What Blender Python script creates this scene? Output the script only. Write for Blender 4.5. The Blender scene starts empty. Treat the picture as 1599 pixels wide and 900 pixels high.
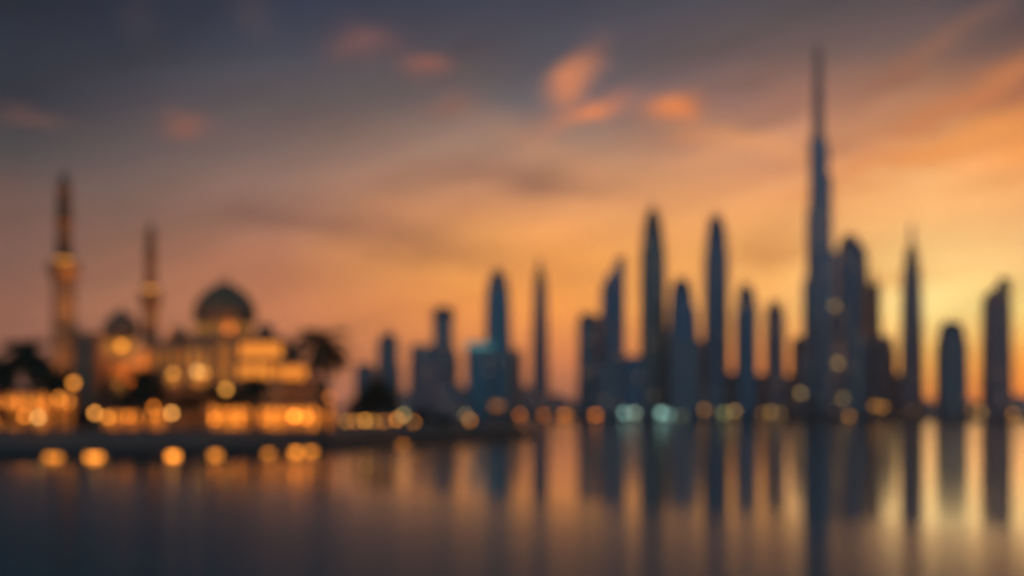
import bpy, bmesh, math, random
from mathutils import Vector, Matrix
random.seed(11)
S = bpy.context.scene
COL = S.collection
R = math.radians
F = 2200.0          # focal length in photo pixels (1599 wide)
YH = 648.0          # horizon row
H = 8.0             # camera height above the water

# ------------------------------------------------------------------ camera
cd = bpy.data.cameras.new('camera')
cam = bpy.data.objects.new('camera', cd); COL.objects.link(cam)
cam.location = (0, 0, H); cam.rotation_euler = (R(90), 0, 0)
cd.sensor_width = 36; cd.lens = 36*F/1599
cd.shift_y = (YH-450)/1599
cd.clip_start = 0.1; cd.clip_end = 30000
cd.dof.use_dof = True; cd.dof.focus_distance = 2.02; cd.dof.aperture_fstop = 1.9
S.camera = cam
# ------------------------------------------------------------------ render / view
S.view_settings.view_transform = 'Standard'; S.view_settings.look = 'None'
S.view_settings.exposure = 0; S.view_settings.gamma = 1; S.view_settings.use_curve_mapping = False
S.render.engine = 'CYCLES'
S.cycles.use_denoising = True
S.cycles.use_adaptive_sampling = False
S.cycles.volume_bounces = 0
S.cycles.max_bounces = 6
S.cycles.sample_clamp_indirect = 0

def lin(c):
    return tuple(((v/255)/12.92 if v/255 <= .04045 else ((v/255+.055)/1.055)**2.4) for v in c)

LIN = lin
# ------------------------------------------------------------------ node helper
class NT:
    def __init__(s, tree): s.t = tree; s.n = tree.nodes; s.l = tree.links
    def new(s, kind, **kw):
        n = s.n.new(kind)
        for k, v in kw.items(): setattr(n, k, v)
        return n
    def put(s, sock, v):
        if isinstance(v, bpy.types.NodeSocket): s.l.new(v, sock)
        elif isinstance(v, (tuple, list)) and len(v) == 3 and sock.type == 'RGBA': sock.default_value = (*v, 1)
        else: sock.default_value = v
    def m(s, op, a, b=0.0, c=0.0):
        n = s.new('ShaderNodeMath', operation=op)
        s.put(n.inputs[0], a); s.put(n.inputs[1], b)
        if op in ('MULTIPLY_ADD', 'WRAP'): s.put(n.inputs[2], c)
        return n.outputs[0]
    def mix(s, f, a, b):
        n = s.new('ShaderNodeMix', data_type='RGBA')
        s.put(n.inputs[0], f); s.put(n.inputs[6], a); s.put(n.inputs[7], b)
        return n.outputs[2]
    def ramp(s, f, stops, interp='LINEAR'):
        n = s.new('ShaderNodeValToRGB'); n.color_ramp.interpolation = interp
        e = n.color_ramp.elements
        while len(e) < len(stops): e.new(.5)
        for i, (p, c) in enumerate(stops): e[i].position = p; e[i].color = (*c, 1)
        s.put(n.inputs[0], f); return n.outputs[0]
    def noise(s, vec, scale, detail=3, rough=.5, w=None):
        n = s.new('ShaderNodeTexNoise')
        if vec is not None: s.put(n.inputs['Vector'], vec)
        n.inputs['Scale'].default_value = scale; n.inputs['Detail'].default_value = detail
        n.inputs['Roughness'].default_value = rough
        return n.outputs[0]

# ------------------------------------------------------------------ world: dusk sky
W = bpy.data.worlds.new('World'); S.world = W; W.use_nodes = True
t = NT(W.node_tree); W.node_tree.nodes.clear()
tc = t.new('ShaderNodeTexCoord').outputs['Generated']
sx = t.new('ShaderNodeSeparateXYZ'); t.put(sx.inputs[0], tc)
X, Y, Z = sx.outputs
az = t.m('MULTIPLY', t.m('ARCTAN2', X, Y), 180/math.pi)          # degrees, 0 = north (+Y), + = east
el = t.m('MULTIPLY', t.m('ARCSINE', Z), 180/math.pi)
def AZ(x): return math.degrees(math.atan((x-799.5)/F))
def EL(x, y): return math.degrees(math.atan((YH-y)/F*math.cos(R(AZ(x)))))
rows = [640, 600, 560, 480, 400, 320, 240, 160, 80, 0]
cols = {
 30:  [(118,82,76),(128,88,76),(138,92,76),(145,98,80),(135,98,85),(116,89,81),(86,78,78),(64,62,69),(48,52,62),(38,45,55)],
 190: [(130,90,80),(140,95,80),(152,101,80),(172,114,85),(150,105,85),(124,97,87),(101,87,85),(76,71,77),(54,57,68),(44,50,63)],
 430: [(150,98,84),(168,106,84),(186,116,84),(200,126,86),(182,120,90),(152,112,96),(128,104,97),(98,87,88),(71,70,80),(58,61,76)],
 730: [(165,108,95),(186,118,88),(208,128,82),(236,150,80),(226,146,84),(202,138,96),(165,126,106),(128,104,98),(86,77,82),(66,67,80)],
 880: [(150,100,88),(180,114,84),(214,130,82),(242,156,80),(242,160,86),(218,150,100),(186,138,110),(142,110,98),(95,83,87),(70,70,81)],
 1210:[(196,118,80),(222,140,80),(242,160,82),(253,194,106),(253,190,106),(240,172,108),(218,150,106),(158,114,98),(110,90,87),(84,78,82)],
 1450:[(214,124,74),(246,150,80),(252,182,92),(255,226,144),(255,212,134),(253,192,122),(236,162,100),(182,124,90),(128,98,87),(94,80,82)],
 1590:[(214,120,74),(250,146,76),(253,172,80),(255,220,130),(254,210,134),(252,190,120),(238,156,88),(192,122,82),(134,96,82),(86,78,80)],
}
SK = 1.7        # world strength; stops are stored divided by it
def column(az_deg, rgbs, x=None, extra=None):
    lin = (lambda c: tuple(c)) if isinstance(rgbs[0], list) else (lambda c: tuple(v*1.15/SK for v in LIN(c)))
    st = [(0.0, tuple(v*.6 for v in lin(rgbs[0])))]
    if len(rgbs) == 9: rgbs = [rgbs[0]]+list(rgbs)
    for y, c in zip(rows, rgbs):
        st.append(((EL(x, y)+2)/42 if x is not None else (EL(800, y)+2)/42, lin(c)))
    st += [((24+2)/42, tuple(v*.66 for v in LIN((30,58,74)))), (1.0, tuple(v*.66 for v in LIN((26,62,80))))]
    return az_deg, t.ramp(elf, st)
elf = t.m('DIVIDE', t.m('ADD', el, 2.0), 42.0)
east = [(150,100,84),(180,122,88),(186,134,100),(176,130,104),(150,116,100),(126,100,94),(98,86,90),(74,72,82),(58,62,74)]
rear = [(146,160,172),(150,172,188),(150,178,200),(146,178,204),(138,172,200),(126,164,194),(108,150,184),(88,134,170),(68,114,150)]
CAL = {30: [[0.1786, 0.0768, 0.0613], [0.2128, 0.0888, 0.0613], [0.2505, 0.0974, 0.0613], [0.2791, 0.1112, 0.068], [0.2259, 0.1106, 0.0802], [0.1377, 0.0778, 0.0637], [0.0562, 0.0529, 0.055], [0.0143, 0.0219, 0.0352], [0.0086, 0.016, 0.0275], [0.0036, 0.0096, 0.0191]], 190: [[0.2185, 0.095, 0.0698], [0.2567, 0.1064, 0.0698], [0.3073, 0.121, 0.0698], [0.4038, 0.1564, 0.079], [0.2985, 0.1313, 0.079], [0.1537, 0.0951, 0.0762], [0.0897, 0.0696, 0.0686], [0.0369, 0.0375, 0.0492], [0.0114, 0.0197, 0.0349], [0.0052, 0.0123, 0.0276]], 430: [[0.3049, 0.1143, 0.0778], [0.3915, 0.1348, 0.0778], [0.4909, 0.1634, 0.0778], [0.5775, 0.1952, 0.0816], [0.4677, 0.1757, 0.0897], [0.3044, 0.161, 0.1145], [0.1611, 0.1055, 0.0936], [0.0741, 0.0633, 0.0684], [0.0266, 0.0343, 0.0522], [0.0125, 0.0216, 0.045]], 730: [[0.4047, 0.1517, 0.0897], [0.5282, 0.1833, 0.0765], [0.6785, 0.2184, 0.0662], [0.9023, 0.3086, 0.0629], [1.0, 0.4057, 0.0814], [0.5334, 0.2214, 0.0944], [0.3192, 0.1798, 0.1224], [0.121, 0.0946, 0.093], [0.0438, 0.0413, 0.0526], [0.0186, 0.0276, 0.0506]], 880: [[0.3104, 0.1182, 0.0834], [0.4645, 0.1561, 0.0758], [0.6843, 0.2071, 0.0721], [0.9675, 0.3401, 0.062], [1.0, 0.388, 0.0773], [0.7362, 0.3125, 0.1155], [0.3709, 0.2073, 0.1308], [0.0685, 0.0825, 0.1079], [0.0417, 0.0461, 0.0627], [0.021, 0.0296, 0.0517]], 1210: [[0.7248, 0.1691, 0.0606], [0.9237, 0.2448, 0.0606], [0.969, 0.3023, 0.0628], [0.9744, 0.4638, 0.1191], [0.9744, 0.4427, 0.1191], [0.8645, 0.3734, 0.124], [0.5556, 0.2374, 0.1232], [0.269, 0.1286, 0.0973], [0.0906, 0.0628, 0.0633], [0.0407, 0.0418, 0.0535]], 1450: [[1, 0.2403, 0.0599], [1, 0.3637, 0.0701], [1, 0.4777, 0.0976], [1, 0.7766, 0.2825], [1, 0.6189, 0.2149], [1, 0.4915, 0.1703], [0.7061, 0.335, 0.1241], [0.3552, 0.1523, 0.0753], [0.1156, 0.0734, 0.0658], [0.0549, 0.043, 0.0527]], 1590: [[1, 0.1892, 0.0356], [1, 0.2896, 0.0376], [1, 0.356, 0.0434], [1, 0.718, 0.2119], [1, 0.5957, 0.2138], [0.958, 0.4603, 0.1574], [0.7696, 0.2735, 0.0629], [0.3547, 0.1163, 0.053], [0.1224, 0.0638, 0.055], [0.0306, 0.0362, 0.0502]]}
for x_, rows_ in CAL.items():
    cols[x_] = rows_
cc = [column(-180, rear), column(-60, [(80,66,68)]*2+[(76,66,70)]*2+[(64,62,70)]*2+[(48,54,66)]*3)]
cc += [column(AZ(x), c, x) for x, c in cols.items()]
cc += [column(40, east), column(85, [(70,66,76)]*3+[(64,64,76)]*3+[(52,56,72)]*3), column(180, rear)]
col = cc[0][1]
for (a0, _), (a1, c1) in zip(cc[:-1], cc[1:]):
    mr = t.new('ShaderNodeMapRange'); mr.interpolation_type = 'LINEAR'
    t.put(mr.inputs[0], az); mr.inputs[1].default_value = a0; mr.inputs[2].default_value = a1
    col = t.mix(mr.outputs[0], col, c1)
# clouds: soft banks of cloud at given directions, their edges broken up by noise
mp = t.new('ShaderNodeMapping'); t.put(mp.inputs[0], tc); mp.inputs['Scale'].default_value = (1, 1, 3.2)
n1 = t.noise(mp.outputs[0], 9, 4); n2 = t.noise(mp.outputs[0], 22, 3)
wob = t.m('MULTIPLY', t.m('SUBTRACT', n1, .5), 3.0)
wob2 = t.m('MULTIPLY', t.m('SUBTRACT', n2, .5), 1.6)
azd = t.m('ADD', az, wob); eld = t.m('ADD', el, wob2)
brk = t.m('ADD', .35, t.m('MULTIPLY', n2, 1.3))
CL = [
 (830,283,115,24,-9,(140,92,82),.62),(560,352,150,20,-8,(150,98,82),.5),(680,392,170,20,-9,(176,108,76),.45),
 (420,330,90,16,-10,(140,98,88),.35),
 (880,245,90,15,-25,(216,146,106),.4),(1200,392,50,14,0,(240,160,84),.7),(1390,432,60,12,2,(246,170,84),.6),
 (1120,140,120,16,14,(112,86,82),.5),(1240,170,150,22,16,(150,104,88),.5),(1330,225,170,18,17,(196,124,90),.55),
 (1430,105,120,15,35,(156,104,82),.75),(1500,168,130,17,27,(208,124,74),.8),(1585,108,60,14,28,(200,124,76),.55),
 (1400,258,140,13,14,(222,130,68),.8),(1530,215,120,15,22,(248,158,80),.8),(1560,275,120,14,12,(240,166,100),.4),
 (1180,222,90,13,-14,(246,166,98),.55),(1110,250,40,12,20,(246,164,98),.45),(1085,210,38,12,0,(222,140,92),.5),
 (890,128,44,17,42,(232,138,86),.9),(912,178,46,13,20,(238,136,80),.95),(1042,168,34,13,2,(244,136,66),1.0),
 (664,103,38,14,-12,(172,100,82),.8),(558,68,36,18,18,(144,94,86),.65),(298,197,32,13,0,(156,100,86),.75),
 (66,184,44,12,-14,(122,86,78),.75),(705,161,36,9,0,(158,106,92),.55),(215,40,30,25,60,(72,66,72),.35),(405,22,30,30,50,(88,76,82),.35),
 (20,290,60,12,-8,(128,90,80),.4),(300,330,120,12,-6,(150,108,94),.3),(620,330,60,12,-8,(214,142,92),.45),
]
for (cx, cy, rx, ry, ang, c, amp) in CL:
    k = math.degrees(1/F)
    a0, e0 = AZ(cx), EL(cx, cy)
    du = t.m('SUBTRACT', azd, a0); dv = t.m('SUBTRACT', eld, e0)
    ca, sa = math.cos(R(ang)), math.sin(R(ang))
    u = t.m('ADD', t.m('MULTIPLY', du, ca/(rx*k)), t.m('MULTIPLY', dv, sa/(rx*k)))
    v = t.m('ADD', t.m('MULTIPLY', du, -sa/(ry*k)), t.m('MULTIPLY', dv, ca/(ry*k)))
    q = t.m('ADD', t.m('MULTIPLY', u, u), t.m('MULTIPLY', v, v))
    f = t.m('MULTIPLY', t.m('MULTIPLY', t.m('EXPONENT', t.m('MULTIPLY', q, -.8)), amp), brk)
    g_ = 1.35 if max(c) > 200 else 1.12
    col = t.mix(t.m('MINIMUM', f, 1.0), col, tuple(v*g_/SK for v in lin(c)))
# thin cirrus drawn out along the wind, over the whole sky
mc = t.new('ShaderNodeCombineXYZ'); ca, sa = math.cos(R(17)), math.sin(R(17))
t.put(mc.inputs[0], t.m('MULTIPLY', t.m('ADD', t.m('MULTIPLY', az, ca), t.m('MULTIPLY', el, sa)), .09))
t.put(mc.inputs[1], t.m('MULTIPLY', t.m('SUBTRACT', t.m('MULTIPLY', el, ca), t.m('MULTIPLY', az, sa)), .42))
ci = t.noise(mc.outputs[0], 1.0, 5, .55)
dk = t.new('ShaderNodeMapRange'); t.put(dk.inputs[0], ci); dk.inputs[1].default_value = .35; dk.inputs[2].default_value = .65; dk.inputs[3].default_value = .86; dk.inputs[4].default_value = 1.12
vm = t.new('ShaderNodeVectorMath', operation='SCALE'); t.put(vm.inputs[0], col); t.put(vm.inputs['Scale'], dk.outputs[0]); col = vm.outputs[0]
bg = t.new('ShaderNodeBackground'); t.put(bg.inputs[0], col); bg.inputs[1].default_value = SK
sky = t.new('ShaderNodeTexSky', sky_type='NISHITA'); sky.sun_disc = False
SUN_EL, SUN_AZ = 3.0, 17.0
sky.sun_elevation = R(SUN_EL); sky.sun_rotation = R(SUN_AZ)
bg2 = t.new('ShaderNodeBackground'); t.put(bg2.inputs[0], sky.outputs[0]); bg2.inputs[1].default_value = 0.002
ad = t.new('ShaderNodeAddShader'); t.l.new(bg.outputs[0], ad.inputs[0]); t.l.new(bg2.outputs[0], ad.inputs[1])
wo = t.new('ShaderNodeOutputWorld'); t.l.new(ad.outputs[0], wo.inputs[0])
W.cycles.sampling_method = 'MANUAL'; W.cycles.sample_map_resolution = 1024

# ------------------------------------------------------------------ sun (low, behind the skyline, through haze)
sd = bpy.data.lights.new('sun', 'SUN'); sd.energy = 0.03; sd.angle = R(12); sd.color = (1, .62, .32)
so = bpy.data.objects.new('sun', sd); COL.objects.link(so)
dirv = Vector((math.sin(R(SUN_AZ))*math.cos(R(SUN_EL)), math.cos(R(SUN_AZ))*math.cos(R(SUN_EL)), math.sin(R(SUN_EL))))
so.rotation_euler = dirv.to_track_quat('Z', 'Y').to_euler(); so.location = (900, 3000, 200)

# ------------------------------------------------------------------ materials
MATS = {}
def mat(name, base, rough=.7, metal=0, emit=None, es=0, vary=.18, scale=.6, bump=0, spec=.5):
    if name in MATS: return MATS[name]
    m = bpy.data.materials.new(name); m.use_nodes = True; k = NT(m.node_tree)
    p = m.node_tree.nodes['Principled BSDF']
    tcn = k.new('ShaderNodeTexCoord').outputs['Object']
    nz = k.noise(tcn, scale, 4)
    c = k.mix(nz, tuple(v*(1-vary) for v in base), tuple(min(1, v*(1+vary)) for v in base))
    k.put(p.inputs['Base Color'], c); p.inputs['Roughness'].default_value = rough
    p.inputs['Metallic'].default_value = metal; p.inputs['Specular IOR Level'].default_value = spec
    if emit:
        p.inputs['Emission Color'].default_value = (*emit, 1); p.inputs['Emission Strength'].default_value = es
    if bump:
        b = k.new('ShaderNodeBump'); b.inputs['Strength'].default_value = bump
        k.put(b.inputs['Height'], k.noise(tcn, scale*6, 3)); k.put(p.inputs['Normal'], b.outputs[0])
    MATS[name] = m; return m

def facade(name, glass, frame, lit=.01, cell=(3.0, 3.8), fr=(.16, .26), rough=.22, litcol=(1, .5, .17), les=.8):
    if name in MATS: return MATS[name]
    m = bpy.data.materials.new(name); m.use_nodes = True; k = NT(m.node_tree)
    p = m.node_tree.nodes['Principled BSDF']
    s = k.new('ShaderNodeSeparateXYZ'); k.put(s.inputs[0], k.new('ShaderNodeTexCoord').outputs['Object'])
    rnd_ = k.new('ShaderNodeObjectInfo').outputs['Random']
    u = k.m('DIVIDE', k.m('ADD', s.outputs[0], s.outputs[1]), cell[0]); v = k.m('DIVIDE', s.outputs[2], cell[1])
    g = k.m('MAXIMUM', k.m('LESS_THAN', k.m('FRACT', u), fr[0]), k.m('LESS_THAN', k.m('FRACT', v), fr[1]))
    cv = k.new('ShaderNodeCombineXYZ'); k.put(cv.inputs[0], k.m('ADD', k.m('FLOOR', u), k.m('FLOOR', k.m('MULTIPLY', rnd_, 997)))); k.put(cv.inputs[1], k.m('FLOOR', v))
    wn = k.new('ShaderNodeTexWhiteNoise', noise_dimensions='2D'); k.put(wn.inputs['Vector'], cv.outputs[0])
    gl = k.mix(wn.outputs[0], tuple(x*1.05 for x in glass), tuple(x*1.8 for x in glass))
    k.put(p.inputs['Base Color'], k.mix(g, gl, frame))
    k.put(p.inputs['Roughness'], k.m('ADD', rough, k.m('MULTIPLY', g, .35))); p.inputs['Metallic'].default_value = .55
    on = k.m('MULTIPLY', k.m('GREATER_THAN', wn.outputs[0], 1-lit*.45), k.m('SUBTRACT', 1.0, g))
    p.inputs['Emission Color'].default_value = (*litcol, 1)
    k.put(p.inputs['Emission Strength'], k.m('MULTIPLY', on, les))
    MATS[name] = m; return m

def glow(name, c, s): return mat(name, tuple(min(.8, v*.8) for v in c), .5, 0, c, s, vary=0)

M_ = dict(
 navy=facade('navy curtain wall', (.05,.15,.22), (.12,.2,.26), .012),
 slate=facade('slate glass facade', (.11,.16,.19), (.19,.22,.24), .015),
 teal=facade('teal glass facade', (.02,.20,.27), (.05,.25,.31), .012),
 green=facade('grey green facade', (.12,.17,.165), (.2,.23,.21), .02),
 brown=facade('bronze glass facade', (.26,.15,.11), (.34,.2,.15), .012),
 mauve=facade('mauve concrete facade', (.2,.15,.17), (.28,.22,.22), .012),
 silver=facade('silver panel facade', (.19,.29,.36), (.34,.42,.47), .014, (2.2, 3.8)),
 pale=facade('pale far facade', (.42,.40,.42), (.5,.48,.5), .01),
 lowb=facade('pale low block facade', (.2,.18,.2), (.3,.27,.26), .05),
 metal=mat('painted roof metal', (.12,.12,.13), .45, .6),
 spire=mat('spire steel', (.22,.23,.25), .35, .8),
 concrete=mat('podium concrete', (.2,.17,.15), .8, scale=.1),
 tealglow=glow('lit teal crown glass', (.25,.85,.8), .35),
 stone=mat('pale mosque stone', (.46,.28,.17), .75, scale=.25, vary=.22, bump=.1),
 stone2=mat('brown mosque stone', (.30,.155,.085), .8, scale=.3, vary=.25, bump=.1),
 dome=mat('weathered dome tiles', (.50,.27,.15), .8, scale=.8, vary=.2),
 gold=mat('gilded finial', (.7,.45,.15), .3, .9),
 wood=mat('dark door wood', (.08,.05,.03), .6),
 pole=mat('dark lamp post metal', (.05,.05,.05), .4, .7),
 bark=mat('palm bark', (.10,.075,.05), .95, scale=3, vary=.4, bump=.5),
 bark2=mat('tree bark', (.08,.06,.045), .95, scale=3, vary=.4, bump=.5),
 frond=mat('palm fronds', (.045,.065,.025), .6, scale=.4, vary=.4),
 leaf=mat('dark tree leaves', (.04,.055,.022), .6, scale=.5, vary=.45),
 quay=mat('wet quay stone', (.09,.07,.06), .7, scale=.4, vary=.3, bump=.3),
 pave=mat('promenade paving', (.36,.24,.19), .85, scale=.15, vary=.25),
 wallst=mat('terrace wall stone', (.38,.25,.19), .85, scale=.3, vary=.2),
 sand=mat('far shore ground', (.12,.10,.09), .9, scale=.02, vary=.3),
 hull=mat('dark canopy fabric', (.12,.08,.06), .9),
)
WARM = (1, .33, .04); AMBER = (1, .40, .06); PALE = (1, .54, .16); TEALW = (.55, 1.0, .85); DEEP = (1, .26, .022)

# ------------------------------------------------------------------ object helpers
def link(name, me, material=None, parent=None, loc=(0,0,0)):
    o = bpy.data.objects.new(name, me); COL.objects.link(o); o.location = loc
    if parent: o.parent = parent
    if me and material:
        for mm in (material if isinstance(material, (list, tuple)) else [material]): me.materials.append(mm)
    return o
def thing(name, label, cat, loc, group=None):
    o = link(name, None, loc=loc); o['label'] = label; o['category'] = cat
    o.empty_display_size = 1
    if group: o['group'] = group
    return o
def part(name, bm, material, parent, smooth=False, label=None):
    me = bpy.data.meshes.new(name)
    bmesh.ops.recalc_face_normals(bm, faces=bm.faces)
    if smooth:
        for f in bm.faces: f.smooth = True
    bm.to_mesh(me); bm.free()
    o = link(name, me, material, parent)
    if label: o['label'] = label
    return o
def struct(name, bm, material, kind='structure', label=None):
    o = part(name, bm, material, None); o['kind'] = kind
    return o
def box(bm, x0, x1, y0, y1, z0, z1, mi=0):
    vs = [bm.verts.new(p) for p in ((x0,y0,z0),(x1,y0,z0),(x1,y1,z0),(x0,y1,z0),(x0,y0,z1),(x1,y0,z1),(x1,y1,z1),(x0,y1,z1))]
    for q in ((0,1,2,3),(4,5,6,7),(0,1,5,4),(1,2,6,5),(2,3,7,6),(3,0,4,7)):
        f = bm.faces.new([vs[i] for i in q]); f.material_index = mi
def loft(bm, secs, n=24, e=2.0, mi=0, rot=0.0):
    """secs: (z, cx, cy, hx, hy[, slope]) ; cross section is a superellipse of exponent e; slope tilts the ring along x"""
    rings = []
    for s in secs:
        z, cx, cy, hx, hy = s[:5]; sl = s[5] if len(s) > 5 else 0
        ring = []
        for i in range(n):
            a = 2*math.pi*(i+.5)/n + rot
            c, d = math.cos(a), math.sin(a)
            x = math.copysign(abs(c)**(2/e), c); y = math.copysign(abs(d)**(2/e), d)
            ring.append(bm.verts.new((cx+x*hx, cy+y*hy, z+sl*x*hx)))
        rings.append(ring)
    for a, b in zip(rings[:-1], rings[1:]):
        for i in range(n):
            f = bm.faces.new((a[i], a[(i+1)%n], b[(i+1)%n], b[i])); f.material_index = mi
    bm.faces.new(rings[0][::-1]).material_index = mi; bm.faces.new(rings[-1]).material_index = mi
def tube(bm, pts, rs, n=8):
    rings = []
    for i, (p, r) in enumerate(zip(pts, rs)):
        d = (Vector(pts[min(i+1, len(pts)-1)])-Vector(pts[max(i-1, 0)])).normalized()
        a = d.orthogonal().normalized() if abs(d.z) < .99 else Vector((1, 0, 0)); b = d.cross(a)
        rings.append([bm.verts.new(Vector(p)+(a*math.cos(2*math.pi*k/n)+b*math.sin(2*math.pi*k/n))*r) for k in range(n)])
    for a, b in zip(rings[:-1], rings[1:]):
        for i in range(n): bm.faces.new((a[i], a[(i+1)%n], b[(i+1)%n], b[i]))
    bm.faces.new(rings[0][::-1]); bm.faces.new(rings[-1])
def PX(x, d): return (x-799.5)*d/F
def PZ(y, d): return H-(y-YH)*d/F

# ------------------------------------------------------------------ water
bm = bmesh.new()
vs = [bm.verts.new(p) for p in ((-4200,-1500,0),(4200,-1500,0),(4200,4300,0),(-4200,4300,0))]; bm.faces.new(vs)
m = bpy.data.materials.new('calm lagoon water'); m.use_nodes = True; k = NT(m.node_tree)
p = m.node_tree.nodes['Principled BSDF']
geo = k.new('ShaderNodeNewGeometry').outputs['Position']
p.inputs['Base Color'].default_value = (.015, .20, .23, 1)
p.inputs['IOR'].default_value = 1.33
# wind ripples run across the view: long glossy streaks along Y, and patches of rougher water
mp = k.new('ShaderNodeMapping'); k.put(mp.inputs[0], geo); mp.inputs['Scale'].default_value = (.25, 1, 1)
patch = k.noise(mp.outputs[0], .02, 3)
sp = k.new('ShaderNodeSeparateXYZ'); k.put(sp.inputs[0], geo)      # the breeze freshens away from the sheltering far shore
wr = k.new('ShaderNodeMapRange'); wr.interpolation_type = 'LINEAR'; k.put(wr.inputs[0], k.m('ADD', sp.outputs[1], k.m('MULTIPLY', sp.outputs[0], 1.05)))
wr.inputs[1].default_value = 150; wr.inputs[2].default_value = 38; wr.inputs[3].default_value = .038; wr.inputs[4].default_value = .25
w2 = k.new('ShaderNodeMapRange'); k.put(w2.inputs[0], sp.outputs[0]); w2.inputs[1].default_value = 5; w2.inputs[2].default_value = -35; w2.inputs[3].default_value = 0; w2.inputs[4].default_value = .015; w2.interpolation_type = 'SMOOTHSTEP'
k.put(p.inputs['Roughness'], k.m('ADD', k.m('MINIMUM', k.m('ADD', wr.outputs[0], w2.outputs[0]), .25), k.m('MULTIPLY', patch, .03)))
p.inputs['Anisotropic'].default_value = 1.0
tg = k.new('ShaderNodeCombineXYZ'); tg.inputs[1].default_value = 1; k.put(p.inputs['Tangent'], tg.outputs[0])
h = k.m('ADD', k.m('MULTIPLY', k.noise(mp.outputs[0], .55, 3, .5), .05), k.m('MULTIPLY', k.noise(mp.outputs[0], .09, 2), .15))
b = k.new('ShaderNodeBump'); b.inputs['Strength'].default_value = 1.0; b.inputs['Distance'].default_value = .22
k.put(b.inputs['Height'], h); k.put(p.inputs['Normal'], b.outputs[0])
wat = struct('water', bm, m)

# ------------------------------------------------------------------ land
def slab(name, pts, z0, z1, mats):
    bm = bmesh.new()
    lo = [bm.verts.new((x, y, z0)) for x, y in pts]; hi = [bm.verts.new((x, y, z1)) for x, y in pts]
    bm.faces.new(lo[::-1]); f = bm.faces.new(hi); f.material_index = 0
    for i in range(len(pts)):
        j = (i+1) % len(pts); f = bm.faces.new((lo[i], lo[j], hi[j], hi[i])); f.material_index = 1
    return struct(name, bm, mats)
FR = [(-420, 244), (-200, 250), (-93.5, 255), (-70, 262), (-50, 284), (-42, 305), (-32, 352), (-14, 430), (4, 490), (9, 503)]
slab('promenade', FR+[(9.5, 520), (3, 570), (-30, 800), (-60, 1000), (-420, 1100)], -.6, 1.6, [M_['pave'], M_['quay']])
slab('terrace_ground', [(-418, 336), (-110, 336), (-66, 342), (-50, 363), (-38, 375), (-27, 398), (-20, 421), (-12, 446), (0, 486), (5, 506), (-2, 560), (-32, 800), (-62, 990), (-418, 1090)], 1.6, 4.0, [M_['pave'], M_['wallst']])
slab('far_shore', [(-4100, 1780), (4100, 1780), (4100, 4200), (-4100, 4200)], -.6, 2.2, [M_['sand'], M_['quay']])
TZ = 4.0; FZ = 2.2
def edge_y(x):
    for (x0, y0), (x1, y1) in zip(FR[:-1], FR[1:]):
        if x0 <= x <= x1: return y0+(y1-y0)*(x-x0)/(x1-x0)
    return FR[-1][1]
# quay kerb running along the water's edge
bm = bmesh.new()
prev = None
for (x, y) in FR:
    r = [bm.verts.new(q) for q in ((x, y+.05, 1.604), (x, y+.9, 1.604), (x, y+.9, 2.0), (x, y+.05, 2.0))]
    if prev:
        for i in range(4): bm.faces.new((prev[i], prev[(i+1)%4], r[(i+1)%4], r[i]))
    prev = r
struct('kerb', bm, M_['wallst'])

# ------------------------------------------------------------------ towers
GROW = 5.2     # the photo's towers read a little broader than their hard outline
def gk(n): return {'mast': .25, 'spire': .35}.get(n, 1)
def tower(name, label, cat, d, base, parts, depth=.8, group='towers of the skyline'):
    """parts: (part name, material key, e, rows of (y_px, xl_px, xr_px[, slope]), opts) ; outline at distance d"""
    xs = parts[0][3][0]; cx = (xs[1]+xs[2])/2
    hw0 = (xs[2]-xs[1])/2*d/F
    d = d+hw0*depth
    root = thing(name, label, cat, (PX(cx, d), d, base), group)
    parts = [(pn, mk, e, [(r[0] if i == 0 and k_ == 0 else r[0]-3, r[1]-GROW*gk(pn), r[2]+GROW*gk(pn), *r[3:]) for k_, r in enumerate(rw)], *op) for i, (pn, mk, e, rw, *op) in enumerate(parts)]
    for pn, mk, e, rw, *opt in parts:
        bm = bmesh.new(); secs = []
        for r in rw:
            z = PZ(r[0], d)-base if r[0] is not None else 0
            hx = max(.25, (r[2]-r[1])/2*d/F)
            secs.append((max(z, 0), PX((r[1]+r[2])/2, d)-root.location.x, 0, hx, hx*(depth if e > 2.5 else max(depth, .9)), r[3] if len(r) > 3 else 0))
        secs.sort(key=lambda s: s[0])
        loft(bm, secs, 28 if e < 3 else 32, e)
        mats = [M_[mk]]
        if 'bands' in opt:       # projecting slab edges at the plant floors
            mats.append(M_['metal'])
            z = secs[0][0]+22; top = secs[-1][0]-4
            while z < top:
                for a, b in zip(secs[:-1], secs[1:]):
                    if a[0] <= z <= b[0] and b[0] > a[0]:
                        q = (z-a[0])/(b[0]-a[0]); s = [a[i]+(b[i]-a[i])*q for i in range(5)]
                        loft(bm, [(z, s[1], s[2], s[3]+.35, s[4]+.35), (z+1.6, s[1], s[2], s[3]+.35, s[4]+.35)], 28 if e < 3 else 32, e, 1)
                        break
                z += 26
        part(pn, bm, mats, root)
    return root
BX = 7      # superellipse exponent for box plans
B = 655
T = tower
T('residential_tower', 'slim blue-grey tower with a narrow rounded cap, rising behind the dark bushy tree', 'skyscraper', 2050, FZ,
  [('shaft','slate',BX,[(B,595,621),(575,595,621),(574,595,617),(538,595,617)],'bands'),('crown','slate',3,[(538,596,616),(530,598,614),(524,602,611)]),('mast','spire',2,[(524,606,608),(514,606.5,607.5)])])
T('office_building', 'low hazy grey block immediately left of the slim rounded tower behind the trees', 'building', 2150, FZ,
  [('shaft','slate',BX,[(B,560,582),(576,560,582)],'bands'),('plant_room','metal',BX,[(576,564,576),(571,564,576)])])
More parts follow.
